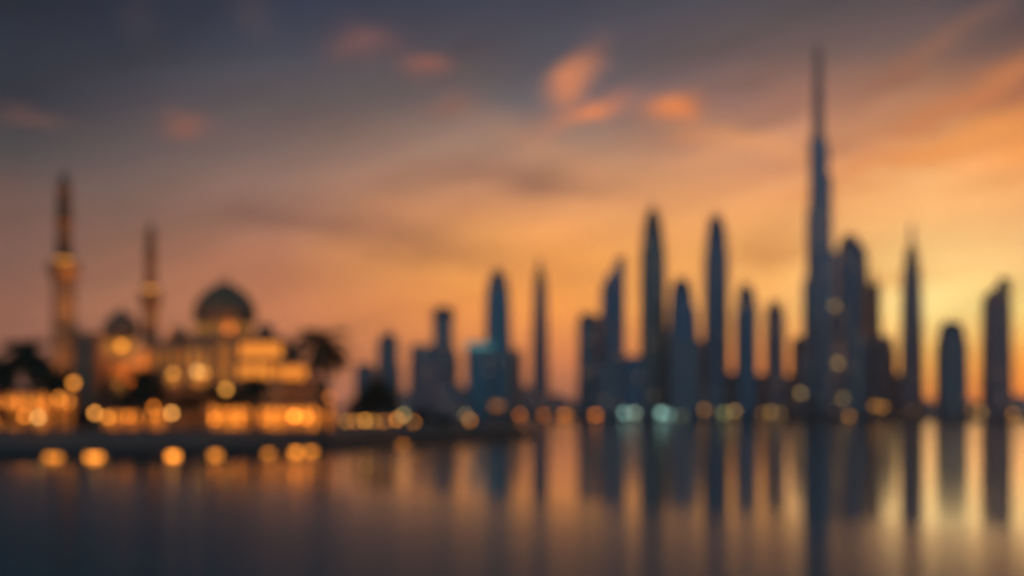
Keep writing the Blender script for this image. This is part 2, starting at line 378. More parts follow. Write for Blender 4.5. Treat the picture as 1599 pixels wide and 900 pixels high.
T('office_tower', 'broad grey block carrying a slim square shaft with an overhanging flat cap', 'skyscraper', 2000, FZ,
  [('podium','mauve',BX,[(B,645,712),(572,645,712)]),('west_wing','slate',BX,[(572,646,684),(542,646,684)],'bands'),
   ('shaft','slate',BX,[(572,680,704),(498,681,703)],'bands'),('east_wing','mauve',BX,[(572,704.5,712),(550,704.5,708)]),('crown','metal',BX,[(498,679,706),(488,679,706)]),('plant_room','metal',BX,[(488,684,700),(483,685,699)])])
T('lit_crown_block', 'short teal block with a glowing pale turquoise rooftop band', 'building', 1960, FZ,
  [('shaft','teal',BX,[(B,733,763),(547,733,763)],'bands'),('lit_roof_band','tealglow',BX,[(547,732.5,763),(540,732.5,763)]),('roof','metal',BX,[(540,736,760),(537,736,760)])])
T('glass_tower', 'teal blue glass tower with a rounded pointed top beside the turquoise-crowned block', 'skyscraper', 1990, FZ,
  [('shaft','teal',3.5,[(B,762,794),(560,762,794),(480,763,792),(462,764,791)],'bands'),('crown','teal',2.6,[(462,764,791),(448,766,789),(438,769,786),(430,773,782),(425,776,779)]),('mast','spire',2,[(425,777,778.4),(416,777.4,778)])])
T('apartment_building', 'low brown-grey building attached in view to the right foot of the teal glass tower', 'building', 2080, FZ,
  [('shaft','mauve',BX,[(B,792,812),(552,792,811)],'bands'),('roof','metal',BX,[(552,795,806),(548,796,804)])])
T('needle_tower', 'very thin lone tapering tower rising to a needle, standing apart right of the teal tower', 'skyscraper', 2020, FZ,
  [('shaft','mauve',4,[(B,834,854),(560,835,852),(500,836.5,850.5),(452,838,849)],'bands'),('crown','brown',3,[(452,838.5,848.5),(436,840.5,846.5),(424,842,845)]),('spire','spire',2,[(424,842.4,844.6),(404,843,844)])])
T('round_top_tower', 'grey tower with a domed top beside a brown slab, left end of the dense cluster', 'skyscraper', 1930, FZ,
  [('shaft','slate',3,[(B,906,928),(506,907,927)],'bands'),('crown','slate',2,[(506,907,927),(498,909,925),(492,913,921)])])
T('slab_tower', 'plain bronze-brown slab between the domed grey tower and the slant-topped tower', 'building', 2120, FZ,
  [('shaft','brown',BX,[(B,926,946),(501,926,946)],'bands'),('plant_room','metal',BX,[(501,930,942),(497,930,942)])])
T('slant_tower', 'dark navy tower cut by a steep slanted roof, in the dense left cluster', 'skyscraper', 1960, FZ,
  [('shaft','navy',BX,[(B,942,971),(470,943,971),(452,944,970.5)],'bands'),('crown','navy',BX,[(450,944,970.5),(423,945,970,1.35)]),('roof_fin','metal',BX,[(432,965,970.5),(404,967,970)])])
T('supertall_tower', 'tall grey-green tower tapering to a stepped blunt point, leftmost of the two similar supertall towers', 'skyscraper', 1990, FZ,
  [('podium','green',BX,[(B,998,1042),(600,1000,1038),(575,1003,1037)]),('shaft','green',5,[(575,1004,1036),(450,1004.5,1035),(396,1005,1034)],'bands'),
   ('crown','green',4,[(396,1006,1033),(372,1007.5,1031),(352,1011,1027.5),(338,1014.5,1024),(331,1017,1021.5)]),('mast','spire',2,[(331,1018.3,1020.2),(318,1019,1019.8)])])
T('hotel_tower', 'broad-shouldered navy tower with a round cap between the two supertall pointed towers', 'skyscraper', 1900, FZ,
  [('podium','slate',BX,[(B,1046,1090),(535,1048,1087)]),('shaft','navy',5,[(535,1049,1085),(484,1050,1082)],'bands'),('upper_shaft','navy',4,[(484,1051,1078),(462,1051.5,1077)]),('crown','navy',2.2,[(462,1052,1076.5),(450,1054,1074),(442,1058,1070),(438,1062,1066)])])
T('supertall_tower', 'tall dark navy tower with a slim bullet-shaped point, rightmost of the two similar supertall towers', 'skyscraper', 1970, FZ,
  [('podium','slate',BX,[(B,1100,1136),(600,1102,1134)]),('shaft','navy',4,[(600,1103,1133),(450,1104,1132),(400,1105,1131.5)],'bands'),
   ('crown','navy',3,[(400,1106,1130.5),(378,1107.5,1129.5),(360,1109.5,1127),(348,1112,1123.5),(340,1115.5,1120)]),('mast','spire',2,[(340,1117,1118.8),(328,1117.6,1118.2)])])
T('blue_tower', 'shorter blue tower with a soft pointed top, first one right of the dark navy supertall', 'skyscraper', 1920, FZ,
  [('shaft','teal' if False else 'navy',4,[(B,1152,1178),(485,1153,1177)],'bands'),('crown','navy',2.5,[(485,1153.5,1176.5),(466,1155.5,1174),(455,1159,1170),(448,1163,1166)]),('mast','spire',2,[(448,1164,1165.2),(440,1164.4,1164.9)])])
T('purple_tower', 'slim mauve-brown tower with a small pointed dome, next right of the blue tower', 'skyscraper', 2030, FZ,
  [('shaft','mauve',4,[(B,1199,1222),(498,1200,1220)],'bands'),('crown','mauve',2.4,[(498,1200.5,1219.5),(486,1202.5,1217.5),(478,1206,1214),(473,1209,1211)])])
# the tallest tower: stepped, three-lobed mass
d = 2036; base = FZ
root = thing('megatall_tower', 'by far the tallest tower, stepped silver-blue mass narrowing to a long thin spire', 'skyscraper', (PX(1281, d), d, base), 'towers of the skyline')
def lobe(bm, secs, ang, off):
    for i, (y0, y1, r) in enumerate(secs):
        c = Vector((math.cos(ang)*off*r, math.sin(ang)*off*r))
        loft(bm, [(max(0, PZ(y0, d)-base), c.x, c.y, r*.62, r*.62), (PZ(y1, d)-base, c.x, c.y, r*.6, r*.6)], 14, 2)
def pr(px): return (px+(4.2 if px > 6 else 3.4 if px > 2 else 1.2 if px > .7 else 0))*d/F
bm = bmesh.new()
loft(bm, [(0, 0, 0, pr(27), pr(27)), (PZ(640, d)-base, 0, 0, pr(27), pr(27)), (PZ(639, d)-base, 0, 0, pr(22), pr(22)), (PZ(622, d)-base, 0, 0, pr(22), pr(22))], 30, 2.4)
part('podium', bm, [M_['slate']], root)
bm = bmesh.new()       # central core
loft(bm, [(0, 0, 0, pr(12), pr(12)), (PZ(430, d)-base, -pr(.5), 0, pr(11.5), pr(11.5)), (PZ(290, d)-base, -pr(.8), 0, pr(9.2), pr(9.2)), (PZ(216, d)-base, -pr(1.6), 0, pr(7.2), pr(7.2))], 24, 2.6)
part('core', bm, [M_['silver']], root)
for nm, sx_, steps in (('west_wing', -1, [(655,560,25),(560,436,20),(436,326,14.5),(326,216,10.5)]), ('east_wing', 1, [(655,590,27),(590,500,17.5),(500,380,15),(380,274,13.2),(274,225,8)]), ('front_wing', 0, [(655,540,22),(540,420,17),(420,300,12.5),(300,250,9)])):
    bm = bmesh.new()
    for (y0, y1, w) in steps:
        r = pr(w+2)
        if sx_: cx_, cy_, hx, hy = sx_*r*.55, r*.25, r*.45, r*.5
        else: cx_, cy_, hx, hy = -pr(.5), -r*.55, r*.42, r*.5
        z0, z1 = max(0, PZ(y0, d)-base)-(.5 if y0 < 650 else 0), PZ(y1, d)-base
        z0 = max(z0, 0)
        loft(bm, [(z0, cx_, cy_, hx, hy), (z1-2, cx_, cy_, hx*.97, hy*.97), (z1, cx_, cy_, hx*.9, hy*.9)], 20, 2.6)
        z = z0+24
        while z < z1-6:
            loft(bm, [(z, cx_, cy_, hx+.4, hy+.4), (z+1.8, cx_, cy_, hx+.4, hy+.4)], 20, 2.6, 1); z += 30
    part(nm, bm, [M_['silver'], M_['metal']], root)
bm = bmesh.new()
loft(bm, [(PZ(216, d)-base, -pr(1.8), 0, pr(5.6), pr(5.6)), (PZ(176, d)-base, -pr(1.9), 0, pr(5), pr(5)), (PZ(175, d)-base, -pr(1.9), 0, pr(4.4), pr(4.4)), (PZ(135, d)-base, -pr(1.9), 0, pr(3.8), pr(3.8)), (PZ(134, d)-base, -pr(1.9), 0, pr(3), pr(3)), (PZ(96, d)-base, -pr(1.9), 0, pr(2.4), pr(2.4)), (PZ(68, d)-base, -pr(1.9), 0, pr(.8), pr(.8))], 16, 2)
part('spire', bm, [M_['spire']], root)
T('curved_tower', 'dark round-shouldered navy tower just right of the tallest tower', 'skyscraper', 2090, FZ,
  [('podium','slate',BX,[(B,1316,1358),(532,1320,1356)]),('shaft','navy',4,[(532,1313,1342),(400,1313,1341)],'bands'),('crown','navy',2.3,[(400,1313.5,1340.5),(385,1315,1339),(376,1318.5,1335),(370,1323,1330)])])
T('twin_slab', 'pale grey slab squeezed between the tallest tower and the dark round-shouldered tower', 'skyscraper', 2600, FZ,
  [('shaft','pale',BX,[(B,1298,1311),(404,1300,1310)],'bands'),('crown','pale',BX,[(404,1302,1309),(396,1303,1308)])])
T('bronze_slab', 'brown slab seen as a thin edge behind the dark round-shouldered tower', 'skyscraper', 2230, FZ,
  [('shaft','brown',BX,[(B,1334,1356),(470,1336,1352),(392,1337,1347)],'bands'),('plant_room','metal',BX,[(392,1339,1345),(386,1340,1344)])])
T('thin_tower', 'thin rust-brown tower with a needle mast, narrowest one right of the dark round-shouldered tower', 'skyscraper', 2120, FZ,
  [('shaft','brown',BX,[(B,1358,1372),(446,1360,1369)],'bands'),('mast','spire',2,[(446,1363.4,1365.6),(424,1364,1365)])])
T('stepped_block', 'brown mid-height block with a stepped roof right of the thin rust-brown tower', 'building', 2060, FZ,
  [('shaft','mauve',BX,[(B,1370,1393),(548,1371,1392)],'bands'),('upper_shaft','mauve',BX,[(548,1374,1389),(528,1375,1388)])])
T('spire_tower', 'slender tapering tower ending in a long sharp spire, alone against the yellow sky', 'skyscraper', 2000, FZ,
  [('shaft','mauve',4,[(B,1411,1437),(560,1412,1436),(470,1414,1433.5),(425,1415.5,1431.5)],'bands'),('crown','brown',3,[(425,1416,1431),(405,1418.5,1429),(390,1421,1427)]),('spire','spire',2,[(390,1422,1426),(352,1423.4,1424.6)])])
T('arch_tower', 'squat dark tower with a broad rounded arch top near the right of the skyline', 'skyscraper', 1940, FZ,
  [('shaft','slate',BX,[(B,1468,1504),(540,1469,1503)],'bands'),('crown','slate',2.4,[(540,1469.5,1502.5),(524,1470.5,1501.5),(513,1474,1498),(506,1480,1492),(504,1484,1488)])])
T('slant_tower', 'dark mauve tower with a roof slanting up to the right, rightmost tall tower', 'skyscraper', 1980, FZ,
  [('shaft','mauve',BX,[(B,1539,1573),(500,1541,1571),(472,1542,1570.5)],'bands'),('crown','brown',BX,[(470,1542,1570.5),(452,1543.5,1570,.7)]),('roof_fin','metal',BX,[(456,1563,1570),(437,1565,1569)])])

LOW = [
 (690,716,603,1900,'lowb','low office block directly under the right side of the flat-capped grey tower'),
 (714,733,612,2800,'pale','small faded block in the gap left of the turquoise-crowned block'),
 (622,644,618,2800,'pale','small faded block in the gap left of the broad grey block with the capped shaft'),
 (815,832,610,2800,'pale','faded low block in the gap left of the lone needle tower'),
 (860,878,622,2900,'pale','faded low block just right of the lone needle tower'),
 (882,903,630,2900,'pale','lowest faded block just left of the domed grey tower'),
 (930,966,572,1880,'slate','dark wide block in front of the foot of the slant-topped navy tower'),
 (972,1002,562,1890,'navy','dark mid-height block between the slant-topped navy tower and grey-green supertall'),
 (1036,1052,520,2150,'brown','bronze block filling the gap right of the grey-green supertall'),
 (1086,1103,538,2150,'mauve','mauve block filling the gap left of the dark navy supertall'),
 (1134,1152,588,2200,'brown','low bronze block between the dark navy supertall and the blue tower'),
 (1179,1199,590,2250,'brown','low bronze block between the blue tower and the mauve-brown tower'),
 (1223,1240,592,2250,'mauve','low mauve block just right of the mauve-brown tower'),
 (1241,1262,532,2100,'slate','grey mid-height block at the left foot of the tallest tower'),
 (1393,1411,590,2200,'mauve','low mauve block just left of the slender spire tower'),
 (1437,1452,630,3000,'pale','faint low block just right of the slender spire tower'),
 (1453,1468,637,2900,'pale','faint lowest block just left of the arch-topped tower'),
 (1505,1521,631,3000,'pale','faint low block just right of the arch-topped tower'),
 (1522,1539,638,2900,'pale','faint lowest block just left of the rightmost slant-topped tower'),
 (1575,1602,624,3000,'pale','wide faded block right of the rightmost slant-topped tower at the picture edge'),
]
for (x0, x1, y, d, mk, lb) in LOW:
    T('city_block', lb, 'building', d, FZ, [('shaft', mk, BX, [(B, x0, x1), (y, x0, x1)], 'bands'), ('plant_room', 'metal', BX, [(y, x0+(x1-x0)*.25, x1-(x1-x0)*.3), (y-3.5, x0+(x1-x0)*.25, x1-(x1-x0)*.3)])], group='low blocks between the towers')

# ------------------------------------------------------------------ lit pavilions along the far shore
def pavilion(x, y, w, hgt, color, es, label, d=1800):
    s = d/F; X0 = PX(x, d); zc = PZ(y, d)
    root = thing('waterfront_pavilion', label, 'pavilion', (X0, d, FZ), 'lit pavilions along the far shore')
    hw = w*s/2; z1 = zc-FZ+hgt*s/2; z0 = max(.2, zc-FZ-hgt*s/2)
    bm = bmesh.new(); box(bm, -hw-.8, hw+.8, .25, 9, 0, z1+.6)
    part('wall', bm, M_['concrete'], root)
    bm = bmesh.new(); loft(bm, [(z1+.603, 0, 4, hw+1.6, 6), (z1+1.2, 0, 4, hw+1.6, 6), (z1+1.9, 0, 4, hw*.4, 2)], 16, 8)
    part('roof', bm, M_['metal'], root)
    bm = bmesh.new()
    loft(bm, [(z0, 0, .1, hw, .12), (z1, 0, .1, hw, .12)], 12, 6)
    part('window', bm, glow('pavilion light %s %.2f' % (color[1], es), color, es), root)
    bm = bmesh.new()
    for i in range(3): box(bm, -hw+(i+.5)*hw*2/3-.12, -hw+(i+.5)*hw*2/3+.12, -.14, .0, z0, z1)
    part('mullion', bm, M_['metal'], root)
PV = [
 (812,648,6,6,DEEP,3.0,'deep orange lit pavilion between the teal tower and the needle tower'),
 (849,648,6,6,DEEP,2.6,'deep orange lit pavilion at the foot of the lone needle tower'),
 (880,648,6,6,DEEP,3.4,'deep orange lit pavilion left of the domed grey tower'),
 (886,647,5,5,WARM,2.6,'orange lit pavilion set close against its neighbour left of the domed grey tower'),
 (930,648,8,6,DEEP,3.6,'deep orange lit pavilion between the domed grey tower and slant-topped tower'),
 (975,645,8,6,TEALW,2.2,'pale turquoise lit pavilion left of the foot of the grey-green supertall'),
 (991,645,7,6,(.8,1,.7),2.2,'pale green-white lit pavilion at the foot of the grey-green supertall'),
 (1033,645,8,7,TEALW,2.9,'bright turquoise lit pavilion right of the foot of the grey-green supertall'),
 (1045,648,6,6,TEALW,1.6,'dimmer turquoise lit pavilion left of the broad-shouldered navy tower'),
 (1064,650,6,5,(.8,.9,.5),.8,'dim greenish lit pavilion at the foot of the broad-shouldered navy tower'),
 (1100,640,6,6,AMBER,2.0,'amber lit pavilion left of the foot of the dark navy supertall'),
 (1131,645,6,6,(.9,.85,.3),1.7,'yellow-green lit pavilion right of the foot of the dark navy supertall'),
 (1147,642,7,6,PALE,2.2,'pale yellow lit pavilion left of the foot of the blue tower'),
 (1190,646,6,5,AMBER,1.3,'amber lit pavilion between the blue tower and the mauve-brown tower'),
 (1204,643,7,6,PALE,1.7,'pale lit pavilion at the foot of the mauve-brown tower'),
 (1218,646,6,5,PALE,1.2,'dim pale lit pavilion just right of the foot of the mauve-brown tower'),
 (1326,650,7,6,AMBER,1.7,'amber lit pavilion under the dark round-shouldered tower'),
 (1366,634,8,6,AMBER,1.6,'tall amber lit pavilion below the thin rust-brown tower'),
 (1378,636,8,6,AMBER,1.8,'amber lit pavilion below the stepped brown block'),
 (1518,640,7,5,AMBER,1.6,'amber lit pavilion right of the arch-topped tower'),
 (1532,644,8,6,PALE,1.7,'pale amber lit pavilion left of the rightmost slant-topped tower'),
 (1582,646,9,6,AMBER,1.6,'amber lit pavilion at the right end of the far shore'),
 (776,634,16,7,WARM,.8,'wide dim orange hall at the foot of the teal glass tower'),
 (1425,640,6,5,AMBER,.6,'faint amber lit pavilion at the foot of the slender spire tower'),
]
for pv in PV: pavilion(*pv)
# lit sky-lobby lanterns on towers seen as soft golden discs
def rooftop_lamp(x, y, d, es, label, top_parent_base):
    root = thing('terrace_building', label, 'building', (PX(x, d), d, FZ), 'narrow blocks with glowing roof terraces')
    zt = PZ(y, d)-FZ
    bm = bmesh.new(); loft(bm, [(0, 0, 4, 5, 4), (zt-3.2, 0, 4, 4.6, 3.8)], 24, 6); part('shaft', bm, M_['mauve'], root)
    bm = bmesh.new(); loft(bm, [(zt-3.2, 0, 4, 3.2, 3.2), (zt+3, 0, 4, 3.2, 3.2)], 16, 4); part('lit_terrace', bm, glow('lit terrace glass %.2f' % es, (1,.62,.2), es), root)
    bm = bmesh.new(); loft(bm, [(zt+3, 0, 4, 4.2, 4), (zt+4, 0, 4, 4.2, 4)], 16, 4); part('roof', bm, M_['metal'], root)
rooftop_lamp(1304, 478, 1960, .9, 'tallest of the narrow glow-topped blocks, right beside the tallest tower', 0)
rooftop_lamp(1309, 567, 1900, 1.1, 'narrow block topped by a golden glow, half as high as its glow-topped neighbour', 0)
rooftop_lamp(1251, 614, 1900, 1.1, 'short narrow block topped by a golden glow left of the tallest tower', 0)
rooftop_lamp(1317, 622, 1860, .7, 'lowest of the narrow glow-topped blocks right of the tallest tower', 0)

# ------------------------------------------------------------------ arches
def arch_wall(bm, x0, x1, z0, z1, n, yf, th, pier=.18, head=.82, mi=0):
    """a wall pierced by n pointed arches, solid, thickness th behind yf"""
    w = (x1-x0)/n
    for b in range(n):
        a, c = x0+b*w, x0+(b+1)*w
        pw = w*pier/2*1.0
        l, r = a+pw, c-pw; mid = (l+r)/2; hw = (r-l)/2
        ztop = z0+(z1-z0)*head; zs = max(z0+.2, ztop-hw*1.25)
        pts = [(l, z0), (l, zs)]
        for i in range(1, 8):
            q = i/8; pts.append((l+hw*(1-math.cos(q*math.pi/2)), zs+(ztop-zs)*math.sin(q*math.pi/2)**.9))
        pts.append((mid, ztop))
        pts += [(2*mid-x, z) for x, z in pts[-2::-1]]
        outer = [(a, z0)]+[(a, zs)]
        outs = []
        for (x, z) in pts:
            if z <= zs+1e-6: outs.append((a if x < mid else c, z))
            else: outs.append((a+(c-a)*(x-l)/(r-l), z1))
        outs[1] = (a, zs); 
        fr = [(bm.verts.new((x, yf, z)), bm.verts.new((x, yf+th, z))) for x, z in pts]
        ou = [(bm.verts.new((x, yf, z)), bm.verts.new((x, yf+th, z))) for x, z in outs]
        for i in range(len(pts)-1):
            bm.faces.new((fr[i][0], fr[i+1][0], ou[i+1][0], ou[i][0]))
            bm.faces.new((fr[i][1], fr[i+1][1], ou[i+1][1], ou[i][1]))
            bm.faces.new((fr[i][0], fr[i+1][0], fr[i+1][1], fr[i][1]))
            bm.faces.new((ou[i][0], ou[i+1][0], ou[i+1][1], ou[i][1]))
        for f in (0, -1): bm.faces.new((fr[f][0], fr[f][1], ou[f][1], ou[f][0]))
        # corners between the springing and the top line
        for sx0, k0 in ((a, 1), (c, len(pts)-2)):
            pass
def panes(root, x0, x1, z0, z1, n, y, material, name='window', fill=.86, head=.8):
    w = (x1-x0)/n
    for b in range(n):
        c = x0+(b+.5)*w; hw = w*fill/2
        bm = bmesh.new(); zt = z0+(z1-z0)*head; zs = max(z0+.3, zt-hw*1.2)
        pts = [(c-hw, z0), (c-hw, zs)]+[(c-hw*math.cos(q*math.pi/8), zs+(zt-zs)*math.sin(q*math.pi/8)) for q in range(1, 8)]+[(c+hw, zs), (c+hw, z0)]
        f0 = [bm.verts.new((x, y, z)) for x, z in pts]; f1 = [bm.verts.new((x, y+.12, z)) for x, z in pts]
        bm.faces.new(f0); bm.faces.new(f1[::-1])
        for i in range(len(pts)): bm.faces.new((f0[i], f0[(i+1)%len(pts)], f1[(i+1)%len(pts)], f1[i]))
        part(name, bm, material[(b*7+int(x0*3)) % len(material)] if isinstance(material, list) else material, root)
def dome(root, cx, cy, r, z0, h, fin, drum_h=0, drum_r=None, drum_win=None, name='dome', nwin=10):
    dr = drum_r or r*.94
    if drum_h:
        bm = bmesh.new(); loft(bm, [(z0-drum_h, cx, cy, dr, dr), (z0-.5, cx, cy, dr, dr), (z0-.45, cx, cy, r*1.04, r*1.04), (z0, cx, cy, r*1.04, r*1.04)], 32, 2)
        dm = part('drum', bm, M_['stone'], root)
        if drum_win:
            for i in range(nwin):
                a = math.pi*(1+ (i+.5)/nwin)
                b2 = bmesh.new(); w = dr*math.pi/nwin*.28
                T0 = Matrix.Translation((cx+math.cos(a)*(dr+.03), cy+math.sin(a)*(dr+.03), 0)) @ Matrix.Rotation(a+math.pi/2, 4, 'Z')
                box(b2, -w, w, -.08, .08, z0-drum_h*.88, z0-drum_h*.22-.3); b2.transform(T0)
                part('drum_window', b2, drum_win, dm)
    prof = [(0, 1.0), (.12, 1.035), (.25, 1.03), (.4, .97), (.55, .86), (.7, .69), (.82, .49), (.91, .29), (.97, .13), (1.0, .03)]
    bm = bmesh.new(); loft(bm, [(z0+h*q, cx, cy, r*s, r*s) for q, s in prof], 32, 2)
    dm = part(name, bm, M_['dome'], root, smooth=True)
    bm = bmesh.new(); z = z0+h*.99; s = fin
    loft(bm, [(z, cx, cy, s*.05, s*.05), (z+s*.2, cx, cy, s*.05, s*.05), (z+s*.3, cx, cy, s*.13, s*.13), (z+s*.42, cx, cy, s*.05, s*.05), (z+s*.52, cx, cy, s*.09, s*.09), (z+s*.62, cx, cy, s*.03, s*.03), (z+s, cx, cy, s*.01, s*.01)], 10, 2)
    part('finial', bm, M_['gold'], dm)

# ------------------------------------------------------------------ mosque
D = 430.0
def mx(x): return PX(x, D)-PX(330, D)
def mz(y): return PZ(y, D)-TZ
G1 = glow('warm lit arch glass', WARM, 1.0); G2 = glow('bright lit loggia glass', (1,.315,.035), 1.2); G3 = glow('dim amber lit glass', (1,.38,.06), .38)
G4 = glow('orange arcade interior', (1,.34,.03), .75)
mos = thing('mosque', 'domed stone mosque with glowing arches and one large dark dome, on the near shore', 'mosque', (PX(330, D), D, TZ))
def wing(name, x0, x1, yt, y0, y1, m='stone', parapet=True):
    bm = bmesh.new(); box(bm, mx(x0), mx(x1), y0, y1, 0, mz(yt))
    if parapet:
        n = max(3, int((x1-x0)/6)); w = (mx(x1)-mx(x0))/n
        for i in range(n): box(bm, mx(x0)+i*w+w*.15, mx(x0)+i*w+w*.75, y0+.05, y0+.6, mz(yt), mz(yt)+.8)
    return part(name, bm, M_[m], mos)
wing('central_hall', 286, 384, 522, 6, 30)
wing('left_hall', 146, 206, 556, 5, 26)
wing('link_wing', 206.2, 285.8, 534, 8, 28)
wing('right_hall', 384.2, 436, 590, 5, 26)
wing('end_wing', 436.2, 500, 592, 7, 24, 'stone2')
wing('front_range', 150, 383, 606, .5, 4.8, 'stone2')
dome(mos, mx(332), 18, 49*D/F, mz(494), (494-431)*D/F, 4.6, drum_h=(522-494)*D/F, drum_win=G3)
dome(mos, mx(170), 14, 29*D/F, mz(520), (520-478)*D/F, 2.4, drum_h=(556-520)*D/F, drum_r=23*D/F, drum_win=glow('orange drum glass', (1,.36,.04), .62), nwin=7)
dome(mos, mx(257), 17, 17*D/F, mz(526), (526-505)*D/F, 1.8, drum_h=8*D/F)
dome(mos, mx(400), 16, 16*D/F, mz(523), (523-498)*D/F, 1.8, drum_h=1.4)
# bright loggia storey above right_hall
bm = bmesh.new(); arch_wall(bm, mx(368), mx(436), mz(558), mz(527), 5, 4.5, .8); part('loggia_arcade', bm, M_['stone'], mos)
bm = bmesh.new(); box(bm, mx(368), mx(436), 7.5, 24, mz(590)+.01, mz(527)-.02); part('loggia_wall', bm, M_['stone'], mos)
bm = bmesh.new(); box(bm, mx(366), mx(438), 4, 24.5, mz(527), mz(524.5)); part('loggia_roof', bm, M_['stone'], mos)
bm = bmesh.new(); box(bm, mx(366), mx(438), 3.6, 7.4, mz(562), mz(558)); part('loggia_floor', bm, M_['stone'], mos)
panes(mos, mx(369), mx(435), mz(558), mz(527), 5, 5.6, G2)
bm = bmesh.new(); arch_wall(bm, mx(366), mx(420), mz(590), mz(562), 4, 4.2, .8); part('lower_loggia', bm, M_['stone'], mos)
panes(mos, mx(367), mx(419), mz(590), mz(562), 4, 4.9, G2)
# end wing loggia
bm = bmesh.new(); arch_wall(bm, mx(422), mx(474), mz(592), mz(566), 4, 5.4, .7); part('end_loggia', bm, M_['stone'], mos)
bm = bmesh.new(); box(bm, mx(420), mx(476), 7.2, 20, mz(592)+.01, mz(567)); part('end_loggia_wall', bm, M_['stone2'], mos)
bm = bmesh.new(); box(bm, mx(419.5), mx(477), 5, 20.4, mz(566), mz(563.5)); part('end_loggia_roof', bm, M_['stone2'], mos)
panes(mos, mx(423), mx(473), mz(590), mz(566), 4, 6.3, G2)
# turret on the end wing
bm = bmesh.new(); loft(bm, [(mz(592), mx(446), 22, 1.7, 1.7), (mz(545), mx(446), 22, 1.6, 1.6), (mz(544), mx(446), 22, 2, 2), (mz(541), mx(446), 22, 2, 2)], 12, 2)
part('turret', bm, M_['stone2'], mos)
dome(mos, mx(446), 22, 1.6, mz(541), 2.4, 1.2)
# portal of the central hall
bm = bmesh.new(); arch_wall(bm, mx(322), mx(366), mz(606), mz(516), 1, 4.9, 1.0, pier=.5, head=.88); part('portal_frame', bm, M_['stone'], mos)
panes(mos, mx(326), mx(362), mz(600), mz(520), 1, 5.92, glow('portal glass', (1,.4,.07), .16), name='portal_window', fill=.55, head=.86)
panes(mos, mx(286), mx(321), mz(600), mz(528), 2, 5.8, G3, fill=.45)
panes(mos, mx(208), mx(284), mz(572), mz(538), 5, 7.8, glow('link wing glass', (1,.36,.05), .22), fill=.55)
panes(mos, mx(148), mx(204), mz(600), mz(560), 4, 4.8, glow('left hall glass', (1,.36,.05), .07), fill=.5)
# front range windows
for (x, y, w, h_, mm) in ((270,590,22,20,G3),(313,592,20,18,G3),(187,602,15,20,glow('shuttered glass', (1,.4,.06), .14)),(353,612,14,14,G3)):
    panes(mos, mx(x-w/2), mx(x+w/2), mz(y+h_/2), mz(y-h_/2)+1, 1, .3, mm, fill=.9)

# ------------------------------------------------------------------ waterside arcades
def arcade(name, label, x0, x1, yt, n, d, base, gm, back=8, hroof=None):
    cx = (x0+x1)/2; root = thing(name, label, 'arcade', (PX(cx, d), d, base), 'glowing arcades on the terrace')
    a, b = PX(x0, d)-PX(cx, d), PX(x1, d)-PX(cx, d); zt = PZ(yt, d)-base
    bm = bmesh.new(); arch_wall(bm, a, b, 0, zt, n, 0, .7, pier=.22, head=.86); part('arch_front', bm, M_['stone'], root)
    bm = bmesh.new(); box(bm, a, b, 3.2, back, 0, zt-.02); part('back_wall', bm, M_['stone'], root)
    bm = bmesh.new(); box(bm, a-.5, b+.5, -.4, back+.3, zt+.01, zt+.55); part('roof', bm, M_['stone2'], root)
    panes(root, a, b, .1, zt*.96, n, 2.9, gm, fill=.72)
    for i in range(n):
        c = a+(i+.5)*(b-a)/n
        bm = bmesh.new(); loft(bm, [(zt*.58, c, 1.6, .05, .05), (zt*.6, c, 1.6, .22, .22), (zt*.68, c, 1.6, .3, .3), (zt*.74, c, 1.6, .1, .1), (zt*.99, c, 1.6, .03, .03)], 10, 2)
        part('lantern', bm, glow('hanging lantern glass', WARM, 4), root)
    return root
arcade('arcade', 'long arcade of glowing orange arches in front of the mosque, left of the tall palm', 326, 520, 631, 15, 412, TZ, [glow('orange arcade glass %d' % i_, (1,.30,.026), v_) for i_, v_ in enumerate((1.5,.9,1.25,.8,.7))])
arcade('arcade', 'short low arcade of glowing arches in front of the left end of the mosque', 158, 250, 640, 8, 408, TZ, [glow('dim orange arcade glass %d' % i_, (1,.30,.028), v_) for i_, v_ in enumerate((.9,.4,.7))])
arcade('arcade', 'tall bright orange arcade behind the leftmost palm', -60, 112, 607, 13, 400, TZ, [glow('bright orange arcade glass %d' % i_, (1,.31,.03), v_) for i_, v_ in enumerate((1.5,.4,.9,.3,1.2))])
# gatehouse between the left arcade and the mosque
root = thing('gatehouse', 'plain dim stone gatehouse between the tall minaret and the small-domed hall', 'building', (PX(131, 425), 425, TZ))
s = 425/F
bm = bmesh.new(); box(bm, -17*s, 17*s, 0, 14, 0, PZ(560, 425)-TZ); box(bm, -15*s, 15*s, 1, 12, PZ(560, 425)-TZ, PZ(522, 425)-TZ); part('wall', bm, M_['stone'], root)
bm = bmesh.new(); box(bm, -6*s, 6*s, -.15, -.02, 0, 4.2); part('door', bm, M_['wood'], root)
for xx in (-8, 0, 8):
    bm = bmesh.new(); box(bm, (xx-2)*s, (xx+2)*s, .87, .98, PZ(552, 425)-TZ, PZ(536, 425)-TZ); part('window', bm, mat('blue-grey window glass', (.05,.09,.12), .15), root)
bm = bmesh.new(); box(bm, -16.5*s, 16.5*s, .4, 12.5, PZ(522, 425)-TZ+.002, PZ(522, 425)-TZ+.6); part('roof', bm, M_['stone2'], root)

